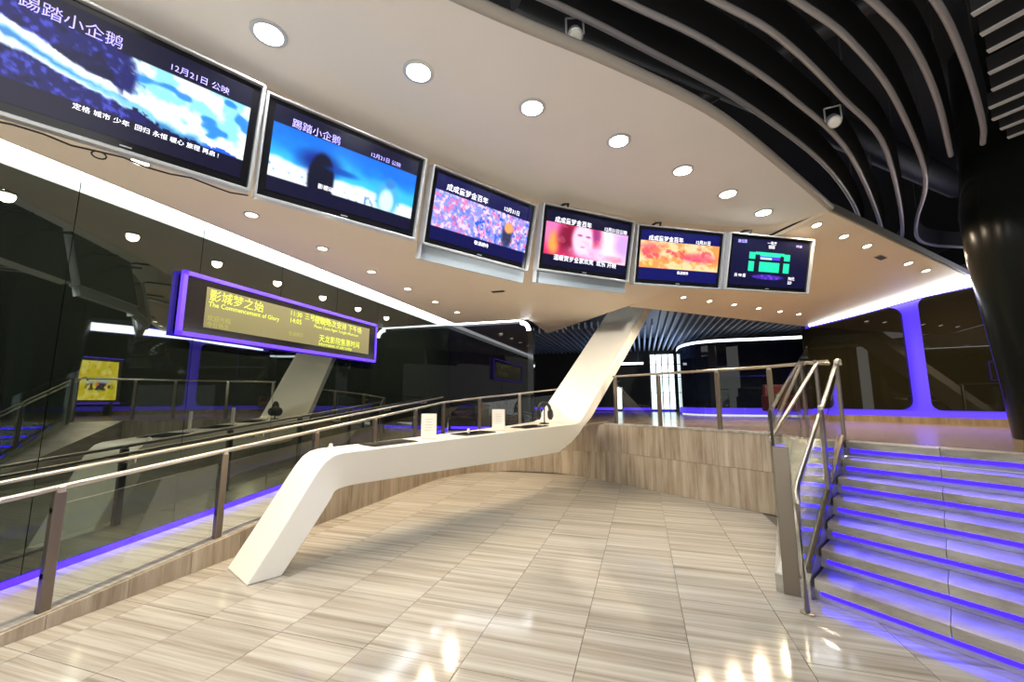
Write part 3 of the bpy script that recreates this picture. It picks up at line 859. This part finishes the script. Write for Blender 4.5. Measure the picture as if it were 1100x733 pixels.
def pic_mesh(name, o, ex, ey, w, h, fn, mat, parent, nx=128, ny=72):
    us, vs = np.linspace(0, 1, nx + 1), np.linspace(0, 1, ny + 1)
    V = [o + ex * w * (a - .5) + ey * h * (.5 - b) for b in vs for a in us]
    Fc = [(j * (nx + 1) + i, (j + 1) * (nx + 1) + i, (j + 1) * (nx + 1) + i + 1, j * (nx + 1) + i + 1) for j in range(ny) for i in range(nx)]
    ob = mesh(name, V, Fc, mat, parent)
    uu, vv = np.meshgrid(us, vs)
    c = lin(np.clip(fn(uu, vv), 0, 1)).reshape(-1, 3)
    at = ob.data.color_attributes.new('pic', 'FLOAT_COLOR', 'POINT')
    at.data.foreach_set('color', np.concatenate([c, np.ones((len(c), 1))], 1).astype(np.float32).ravel())
    return ob

SCR = [((-3.50, 1.07), (-2.86, 2.31), pic1, 'wide screen at far left showing a blue and white snow slope'),
       ((-2.87, 2.40), (-2.15, 3.57), pic2, 'screen showing a dark hooded silhouette and a penguin under blue sky'),
       ((-2.11, 3.70), (-1.33, 4.90), pic3, 'screen showing a lilac and pink crowd of flowers, third from left'),
       ((-1.18, 4.90), (-.14, 5.79), pic4, 'screen showing a pale face among pink and red'),
       ((-.05, 5.92), (1.14, 6.60), pic5, 'screen showing a blurred orange and peach picture'),
       ((1.22, 6.60), (2.47, 7.30), pic6, 'rightmost screen, dark blue with bright green blocks')]
TITLES = [('踢踏小企鹅', '12月21日 公映'), ('踢踏小企鹅', '12月21日 公映'), ('成成童梦金百年', '12月31日'), ('成成童梦金百年', '12月31日公映'), ('成成童梦金百年', '12月31日')]
for i, (a, b, fn, lab) in enumerate(SCR):
    A, B = Vector((*a, 3.2)), Vector((*b, 3.2))
    ex = (B - A).normalized()
    gr = .02 if i < 2 else .015
    A, B = A - ex * gr, B + ex * gr
    w = (B - A).length
    nh = Vector((ex.y, -ex.x, 0))
    tl = math.asin(.24)
    ey = (Vector((0, 0, 1)) * math.cos(tl) + nh * math.sin(tl)).normalized()
    nn = ex.cross(ey).normalized()
    h = .82
    c = (A + B) / 2 + ey * h / 2
    t = thing('display_screen', tuple((A + B) / 2), lab, 'screen', 'screens hung in a row along the bulkhead')
    obox('housing', c - nn * .06, ex, ey, nn, w - .03, h - .02, .08, 'bezel', t)
    fw = .02
    obox('frame_top', c + ey * (h / 2 - .008) - nn * .035, ex, ey, nn, w, .016, .13, 'silver', t, .004)
    obox('frame_bottom', c - ey * (h / 2 - .012) - nn * .035, ex, ey, nn, w, .024, .13, 'silver', t, .004)
    for s in (-1, 1):
        obox('frame_side', c + ex * (w / 2 - fw / 2) * s - nn * .035, ex, ey, nn, fw, h, .13, 'silver', t, .004)
    obox('bezel', c - nn * .012, ex, ey, nn, w - .05, h - .05, .02, 'bezel', t, .004)
    sw, sh = w - .15, h - .14
    so = c + nn * .002 + ey * .012
    pm = pic_mesh('picture', so, ex, ey, sw, sh, fn, 'pic', t)
    so2 = so + nn * .004
    at = lambda u, v: so2 + ex * sw * (u - .5) + ey * sh * (.5 - v)
    obox('badge', c - ey * (h / 2 - .048) + nn * .0, ex, ey, nn, .06, .008, .004, 'silver', t)
    if i < 2:
        text('title_text', TITLES[i][0], .088 if i == 0 else .078, at(.10, .185), ex, ey, 'txt_lilac', pm, bold=0)
        text('date_text', TITLES[i][1], .055 if i == 0 else .048, at(.62, .175), ex, ey, 'txt_lilac', pm)
        if i == 0:
            text('caption_text', '定格 城市 少年  回归 永恒 暖心 旅程 再启 !', .040, at(.30, .86), ex, ey, 'txt_white', pm, bold=0)
        else:
            text('caption_text', '影视动画', .045, at(.30, .80), ex, ey, 'txt_white', pm, bold=0)
    elif i < 5:
        text('title_text', TITLES[i][0], .078, at(.09, .20), ex, ey, 'txt_white', pm, bold=0)
        text('date_text', TITLES[i][1], .062, at(.68, .20), ex, ey, 'txt_white', pm)
        text('caption_text', ['敬请期待', '温暖贺岁全家欢笑  欢乐 开映', '敬请期待'][i - 2], [.05, .075, .045][i - 2], at([.5, .5, .55][i - 2], [.90, .88, .85][i - 2]), ex, ey, 'txt_white', pm, 'CENTER', bold=0)
    else:
        text('caption_text', '座位图', .05, at(.06, .10), ex, ey, 'txt_lilac', pm)
        text('hall_text', '一号厅\n银幕', .055, at(.5, .10), ex, ey, 'txt_white', pm, 'CENTER')
        text('time_text', '19:30', .05, at(.82, .11), ex, ey, 'txt_lilac', pm)
        text('price_text', '共 98 座', .055, at(.05, .82), ex, ey, 'txt_white', pm)
        text('ticket_text', '70元\n2D', .06, at(.76, .83), ex, ey, 'txt_white', pm)
    if i == 0:
        cb = [A + ex * w * k / 12 - nn * .03 - ey * (.03 + .012 * math.sin(k * 1.9)) for k in range(13)]
        tag(tube('cable', cb, .006, 'rubber', t, 6), 'thin black cable')
        lp = A + ex * w * .42 - ey * .05 - nn * .03
        tube('cable_loop', [lp + ex * .035 * math.cos(a) + ey * .022 * math.sin(a) for a in [2 * math.pi * k / 12 for k in range(12)]], .005, 'rubber', t, 6, True)
    if i in (2, 3):
        tag(obox('lower_plate', c - ey * (h / 2 + .075) - nn * .06, ex, ey, nn, w, .15, .05, 'frost', t), 'frosted grey plate')
        obox('plate_edge', c - ey * (h / 2 + .075) - nn * .04 - ex * (w / 2 - .008), ex, ey, nn, .016, .15, .08, 'silver', t)
    for s in ((-.22,) if i > 2 else (-.22, .22)):
        p = c + ey * (h / 2) - nn * .07 + ex * w * s
        tube('hanger', ([p - ey * .2, p + ey * .07, p + Vector((0, 0, .11)) - nh * .10, p + Vector((0, 0, .12)) - nh * .5] if i > 2 else [p - ey * .2 - nn * .03, p - ey * .2 - nh * .35]), .018, 'rubber', t, 8)

# ------------------------------------------------------------------ LED sign on the glass wall
sx = -4.83
ya, yb, za, zb = 3.24, 6.83, 2.31, 3.04
sign = thing('led_sign', (sx, (ya + yb) / 2, za), 'long black LED message board framed by a violet light tube', 'sign')
box('housing', (GX + .03, ya + .03, za + .03), (sx - .01, yb - .03, zb - .03), 'rubber', sign)
for nm, lo, hi in (('light_tube', (sx - .03, ya, zb - .045), (sx + .02, yb, zb)), ('light_tube', (sx - .03, ya, za), (sx + .02, yb, za + .045)),
                   ('light_tube', (sx - .03, ya, za), (sx + .02, ya + .045, zb)), ('light_tube', (sx - .03, yb - .03, za), (sx + .02, yb, zb))):
    tag(box(nm, lo, hi, 'purple_frame', sign), 'violet light tube')
box('face', (sx - .012, ya + .045, za + .045), (sx, yb - .03, zb - .045), 'bezel', sign)
led_m = box('matrix', (sx, ya + .28, za + .13), (sx + .006, yb - .22, zb - .12), 'led_bg', sign)
EXS, EYS = Vector((0, 1, 0)), Vector((0, 0, 1))
def led(body, size, y, z, m='led_txt', bold=0): text('led_text', body, size, (sx + .009, y, z), EXS, EYS, m, led_m, bold=bold)
led('影城梦之始', .15, ya + .31, zb - .265)
led('The Commencement of Glory', .082, ya + .31, zb - .345)
led('欢迎光临', .075, ya + .31, za + .22, 'led_dim')
led('今日场次', .07, ya + .31, za + .145, 'led_dim')
led('11:30\n14:05', .105, ya + 1.50, zb - .22)
led('三号厅数字', .105, ya + 1.50 + .28, zb - .22)
led('普通票价', .07, ya + 1.5, za + .22, 'led_dim')
led('夜晚场次安排 下午场', .125, ya + 1.98, zb - .245)
led('Please Come Again Tonight Afternoon', .068, ya + 1.98, zb - .32)
led('天龙影院售票时间', .125, ya + 2.10, za + .215)
led('Information of sale today', .078, ya + 2.10, za + .145)

# ------------------------------------------------------------------ the white counter with its slanted arm
CF = Vector((-3.23, 3.31, 0)); CU = Vector((.42, .908, 0)).normalized(); CN = Vector((-CU.y, CU.x, 0))
ST = [(-.29, 0, 0, 0, .57, 0), (-.05, .38, .22, .31, .57, 0), (.17, .74, .42, .60, .57, 0), (.27, .90, .47, .665, .57, .03), (.34, .985, .52, .675, .575, .07),
      (.42, 1.035, .58, .675, .58, .11), (.52, 1.055, .66, .675, .585, .15), (.67, 1.06, .78, .675, .59, .18), (1.6, 1.085, 1.6, .672, .62, .20), (2.6, 1.11, 2.6, .668, .69, .2), (3.5, 1.135, 3.5, .665, .78, .2),
      (4.1, 1.15, 4.05, .665, .86, .2), (4.6, 1.165, 4.62, .675, .95, .18), (4.9, 1.175, 4.95, .84, 1.0, .12), (5.04, 1.20, 5.10, .98, 1.02, .06), (5.14, 1.27, 5.22, 1.11, 1.04, .03), (5.27, 1.38, 5.45, 1.27, 1.05, 0), (6.6, 2.55, 6.9, 2.50, 1.05, 0), (8.35, 4.1, 8.75, 4.1, 1.05, 0)]
cv_, cf_ = [], []
for to, zo, ti, zi, w, dl in ST:
    for (tt, zz, off) in ((to, zo, 0), (to, zo, w), (ti, zi, w - dl * .4), (ti, zi, dl)):
        p = CF + CU * tt + CN * off; cv_.append((p.x, p.y, zz))
for i in range(len(ST) - 1):
    for k in range(4):
        cf_.append((i * 4 + k, (i + 1) * 4 + k, (i + 1) * 4 + (k + 1) % 4, i * 4 + (k + 1) % 4))
cf_ += [(0, 1, 2, 3), tuple((len(ST) - 1) * 4 + k for k in (3, 2, 1, 0))]
counter = thing('reception_counter', tuple(CF), 'white sculpted counter on a slanted leg, rising into a broad arm to the ceiling', 'counter')
body = mesh('body', cv_, cf_, 'counter', counter, smooth=32)
bv = body.modifiers.new('bevel', 'BEVEL'); bv.width = .012; bv.segments = 3; bv.limit_method = 'ANGLE'; bv.angle_limit = R(35)
def ctop(t, off):
    z = 1.06 + (t - .67) * (1.165 - 1.06) / (4.6 - .67)
    p = CF + CU * t + CN * off
    return Vector((p.x, p.y, z + .004))
slope = Vector((CU.x, CU.y, (1.165 - 1.06) / 3.93)).normalized()
cup = slope.cross(CN).normalized()
if cup.z < 0: cup = -cup
tabs = ['glossy black touch panel set into the counter nearest the slanted leg', 'glossy black touch panel in the middle of the counter between two white cards', 'glossy black touch panel on the counter nearest the slanted arm']
for i, (t0, t1) in enumerate(((.95, 1.55), (2.35, 2.95), (3.65, 4.25))):
    c = (ctop(t0, .30) + ctop(t1, .30)) / 2
    r_ = thing('touch_panel', tuple(c), tabs[i], 'touch panel', 'touch panels on the counter')
    obox('rim', c + cup * .004, slope, CN, cup, t1 - t0, .36, .008, 'rubber', r_, .003)
    obox('glass', c + cup * .010, slope, CN, cup, t1 - t0 - .03, .31, .006, 'tablet', r_, .002)
for i, (t, lab) in enumerate(((1.84, 'white upright notice card on the counter, nearer the leg'), (3.18, 'white upright notice card on the counter, nearer the arm'))):
    c = ctop(t, .30)
    r_ = thing('notice_card', tuple(c), lab, 'card', 'notice cards on the counter')
    ex = Vector((.90, .43, 0)).normalized(); ey = Vector((-ex.y, ex.x, 0))
    up = Vector((0, 0, 1))
    obox('card', c + up * .165, ex, ey, up, .20, .012, .32, 'paper', r_)
    obox('foot', c + up * .008, ex, ey, up, .20, .09, .014, 'paper', r_)
    for k in range(5):
        obox('text_line', c + up * (.25 - k * .035) - ey * .0068, ex, ey, up, .10 - .015 * (k % 2), .001, .008, 'ink', r_)
for i, (t, off, lab) in enumerate(((.62, .50, 'small white knob on the counter corner above the slanted leg'), (2.78, .55, 'small white knob on the counter behind the middle touch panel'), (4.38, .45, 'small white knob on the counter beside the black headset'))):
    c = ctop(t, off)
    tag(lathe('knob', c, [(.028, -.002), (.028, .012), (.018, .022), (.022, .035), (.012, .045)], 'paper', seg=16), lab, 'knob', 'small white knobs on the counter')
# black headset hanging on a little stand
hs = ctop(4.62, .50)
head = thing('headset', tuple(hs), 'black headset propped on a stand at the foot of the white arm', 'headset')
lathe('stand_base', hs, [(.09, 0), (.09, .012), (.03, .02)], 'rubber', head, 20)
tube('stand_pole', [hs + Vector((0, 0, .01)), hs + Vector((0, 0, .34))], .012, 'rubber', head, 8)
hx = Vector((.95, .29, 0)).normalized()
tube('headband', [hs + Vector((0, 0, .22)) + hx * .11 * math.cos(a) + Vector((0, 0, .16 * math.sin(a))) for a in [math.pi * k / 14 for k in range(15)]], .03, 'rubber', head, 8)
for s in (-1, 1):
    lathe('ear_cup', hs + hx * .11 * s + Vector((0, 0, .17)), [(.06, -.05), (.10, -.025), (.10, .025), (.06, .05)], 'rubber', head, 18, hx)
lathe('ear_light', hs + hx * .155 + Vector((0, 0, .15)), [(.025, -.01), (.025, .012)], 'red', head, 12, hx)

# ------------------------------------------------------------------ ramp railing
rail = thing('ramp_railing', (-4.15, 2.1, .1), 'steel railing with plate posts and glass along the open ramp edge', 'railing')
RP = [(-4.15, 2.1), (-4.15, 3.38), (-4.15, 4.66), (-4.15, 5.94), (-4.15, 7.22), (-4.12, 8.35)]
def kerb_z(x, y):
    if y <= 8.0: return ramp_z(y)
    best = min(range(len(KERB) - 1), key=lambda i: abs((KERB[i][0] + KERB[i + 1][0]) / 2 - x) + abs((KERB[i][1] + KERB[i + 1][1]) / 2 - y))
    return (KERB[best][2] + KERB[best + 1][2]) / 2
RPZ = [(x, y, kerb_z(x, y)) for x, y in RP] + [(-3.62, 9.20, .79), (-2.75, 9.56, .89), (-1.85, 9.55, .985), (-1.27, 9.34, 1.05)]
for i, (x, y, z) in enumerate(RPZ):
    a = RPZ[max(0, i - 1)]; b = RPZ[min(len(RPZ) - 1, i + 1)]
    d = Vector((b[0] - a[0], b[1] - a[1], 0)).normalized(); nn = Vector((-d.y, d.x, 0))
    zb_ = 0 if i == 0 else z - .02
    hgt = z + .83 - zb_
    p = obox('post', (x, y, zb_ + hgt / 2), d, nn, (0, 0, 1), .07, .05, hgt, 'steel', rail, .004)
    obox('post_cap', (x, y, z + .845), d, nn, (0, 0, 1), .05, .06, .05, 'satin', rail, .01)
    for q in (.25, .70):
        lathe('glass_clamp', (x, y, z + q), [(.02, -.035), (.02, .035)], 'satin', rail, 10, d)
tube('top_rail', [(-4.15, -.2, ramp_z(-.2) + .86), (-4.15, .9, ramp_z(.9) + .85)] + [(x, y, z + .86) for x, y, z in RPZ] + [(-1.15, 9.27, 1.92)], .021, 'satin', rail, 10)
for a, b in zip(RPZ, RPZ[1:]):
    A, B = Vector(a), Vector(b)
    d = (B - A); dh = Vector((d.x, d.y, 0)).normalized(); nn = Vector((-dh.y, dh.x, 0)) * .005
    A2, B2 = A + dh * .05, B - dh * .05
    za_, zb_ = A.z + .06, B.z + .06
    v = [A2 + nn, B2 + nn, B2 - nn, A2 - nn]
    prism('glass_panel', [tuple(k[:2]) for k in (v[3], v[2], v[1], v[0])], [za_, zb_, zb_, za_], [za_ + .68, zb_ + .68, zb_ + .68, za_ + .68], 'glass', rail)
wrail = thing('wall_handrail', (-4.76, 2.0, .9), 'thin steel handrail fixed along the dark glass wall', 'handrail')
tube('rail', [(-4.76, y, ramp_z(y) + .87) for y in (-.5, 2, 4, 6, 8, 9.6)], .018, 'satin', wrail, 10)
for y in (1.5, 2.95, 4.4, 5.85, 7.3, 8.75):
    z = ramp_z(y) + .87
    tube('bracket', [(-4.76, y, z - .005), (-4.76, y, z - .05), (GX + .005, y, z - .06)], .009, 'satin', wrail, 6)

# ------------------------------------------------------------------ platform railing
A, B = Vector((-.55, 8.80, H)), Vector((1.80, 7.0, H))
d = (B - A).normalized(); nn = Vector((-d.y, d.x, 0))
prl = thing('platform_railing', tuple((A + B) / 2), 'steel railing with glass along the top of the stone retaining wall', 'railing')
LT = (B - A).length
stn = [.05, 1.07, 2.17, LT]
for s in stn:
    p = A + d * s
    obox('post', p + Vector((0, 0, .46)), d, nn, (0, 0, 1), .06, .05, .92, 'steel', prl, .004)
    obox('post_cap', p + Vector((0, 0, .94)), d, nn, (0, 0, 1), .05, .05, .05, 'satin', prl, .01)
tube('top_rail', [A + Vector((0, 0, .955)), B + Vector((0, 0, .965)), B + Vector((.36, -.52, .97)), (2.29, 6.30, H + .97)], .022, 'satin', prl, 10)
for a, b in zip(stn, stn[1:]):
    p, q = A + d * (a + .04), A + d * (b - .04)
    obox('glass_panel', (p + q) / 2 + Vector((0, 0, .46)), d, nn, (0, 0, 1), (q - p).length, .01, .78, 'glass', prl)

# ------------------------------------------------------------------ stair railing
srl = thing('stair_railing', (1.13, 3.93, 0), 'steel stair railing with slanted handrail, plate posts and glass', 'railing')
HB, HT = Vector((1.13, 3.94, .905)), Vector((2.40, 6.32, 2.11))
tube('handrail', [(1.13, 3.93, .02), (1.13, 3.93, .80), (1.135, 3.945, .88), tuple(HB + (HT - HB) * .02), tuple(HT), tuple(HT + Vector((.06, .09, .0))), tuple(HT + Vector((.07, .10, -.06)))], .02, 'satin', srl, 12)
lathe('floor_flange', (1.13, 3.93, 0), [(.05, 0), (.05, .012), (.022, .016)], 'satin', srl, 16)
fd = Vector((HT.x - HB.x, HT.y - HB.y, 0)).normalized(); fn_ = Vector((-fd.y, fd.x, 0))
for (x, y, z0, z1) in ((1.74, 5.07, .62, 1.50), (2.33, 6.16, H, 2.05)):
    obox('post', (x - fn_.x * 0, y, (z0 + z1) / 2), fd, fn_, (0, 0, 1), .11, .03, z1 - z0, 'steel', srl, .004)
    obox('post_cap', (x, y, z1 + .02), fd, fn_, (0, 0, 1), .05, .05, .05, 'satin', srl, .01)
# newel plate at the foot of the stringer
obox('newel_plate', (1.13, 4.26, .60), Vector((.96, -.28, 0)), Vector((.28, .96, 0)), (0, 0, 1), .12, .05, 1.2, 'steel', srl, .004)
obox('glass_edge', (1.09, 4.31, 1.35), Vector((.96, -.28, 0)), Vector((.28, .96, 0)), (0, 0, 1), .022, .03, .32, 'rubber', srl)
def glass_sheet(a, b, z0a, z0b, z1a, z1b):
    a, b = Vector((*a, 0)), Vector((*b, 0)); dd = (b - a).normalized(); nn = Vector((-dd.y, dd.x, 0)) * .006
    q = [a - nn, b - nn, b + nn, a + nn]
    return prism('glass_panel', [tuple(k[:2]) for k in q], [z0a, z0b, z0b, z0a], [z1a, z1b, z1b, z1a], 'glass', srl)
glass_sheet((1.20, 4.16), (1.70, 5.02), .26, .74, .85, 1.30)
glass_sheet((1.78, 5.12), (2.29, 6.10), .80, 1.22, 1.36, 1.86)
glass_sheet((1.09, 4.38), (1.98, 6.00), .24, 1.16, 1.50, 2.26)
tube('outer_handrail', [(1.08, 4.33, 1.25), (2.05, 5.95, 2.05), (2.12, 6.08, 2.05), (2.24, 6.13, 2.05)], .018, 'satin', srl, 10)
obox('post', (2.03, 5.93, (H + 2.03) / 2), fd, fn_, (0, 0, 1), .09, .03, 2.03 - H + .1, 'steel', srl, .004)
obox('stringer_trim', (1.72, 5.03, .70), (Vector((2.2, 5.86, 1.16)) - Vector((1.24, 4.19, .20))).normalized(), fn_, (Vector((2.2, 5.86, 1.16)) - Vector((1.24, 4.19, .20))).normalized().cross(fn_), 2.15, .03, .05, 'steel', srl)

# ------------------------------------------------------------------ poster lightbox by the column (seen mirrored in the glass wall)
def posterpic(u, v):
    n1, n2 = vnoise(u, v, 8, 6, 71, 3), vnoise(u, v, 22, 14, 72, 2)
    c = np.zeros(u.shape + (3,)) + (.90, .80, .16)
    c = mixc(c, (.98, .90, .45), sstep(.4, .7, n1))
    c = mixc(c, (.80, .62, .10), sstep(.6, .8, n2) * .6)
    c = mixc(c, (.78, .80, .78), blob(u, v, .42, .52, .30, .10, .5) * (n2 > .42))
    c = mixc(c, (.20, .20, .24), blob(u, v, .40, .66, .28, .10, .4) * (n2 > .45))
    c = mixc(c, (.88, .45, .18), blob(u, v, .36, .60, .12, .08, .4) * (n2 < .5))
    return c
lb = thing('poster_lightbox', (6.3, 8.55, H), 'yellow backlit poster stand mirrored in the dark glass wall', 'poster')
pex, pey, pn = Vector((0, -1, 0)), Vector((.05, 0, 1)).normalized(), Vector((-1, 0, .05)).normalized()
pc = Vector((6.2, 8.55, 2.2))
obox('case', pc - pn * .06, pex, pey, pn, 1.36, 1.36, .1, 'rubber', lb, .01)
pic_mesh('poster', pc, pex, pey, 1.16, 1.2, posterpic, 'poster', lb, 80, 60)
obox('light_tube', pc - pey * .70, pex, pey, pn, 1.4, .05, .05, 'purple_frame', lb)
obox('light_tube', pc + pey * .70, pex, pey, pn, 1.4, .03, .05, 'purple_frame', lb)
for s in (-1, 1):
    obox('foot', Vector((6.25, 8.55 + .45 * s, H + .2)), (1, 0, 0), (0, 1, 0), (0, 0, 1), .3, .08, .4, 'rubber', lb)

# ------------------------------------------------------------------ unseen spotlights added behind the viewer, for the arm and for ceiling bounce
for i, (p, q, w, cn) in enumerate([((-2.6, -1.2, 2.9), (-.75, 9.0, 2.25), 2900, 17), ((-3.0, -1.6, 4.3), (-3.0, -1.2, 0), SPOT_W, 78), ((-.6, -2.0, 4.3), (-.6, -1.6, 0), SPOT_W, 78),
                                   ((-2.4, -3.8, 4.3), (-2.4, -3.4, 0), SPOT_W, 78), ((.6, -4.0, 4.3), (.6, -3.6, 0), SPOT_W, 78)]):
    track_spot(p, ['silver spotlight behind the viewer aimed at the white arm', 'added ceiling-bounce spotlight behind the viewer, front left', 'added ceiling-bounce spotlight behind the viewer, front right',
                   'added ceiling-bounce spotlight behind the viewer, rear left', 'added ceiling-bounce spotlight behind the viewer, rear right'][i], Vector(q) - Vector(p), w, cn)
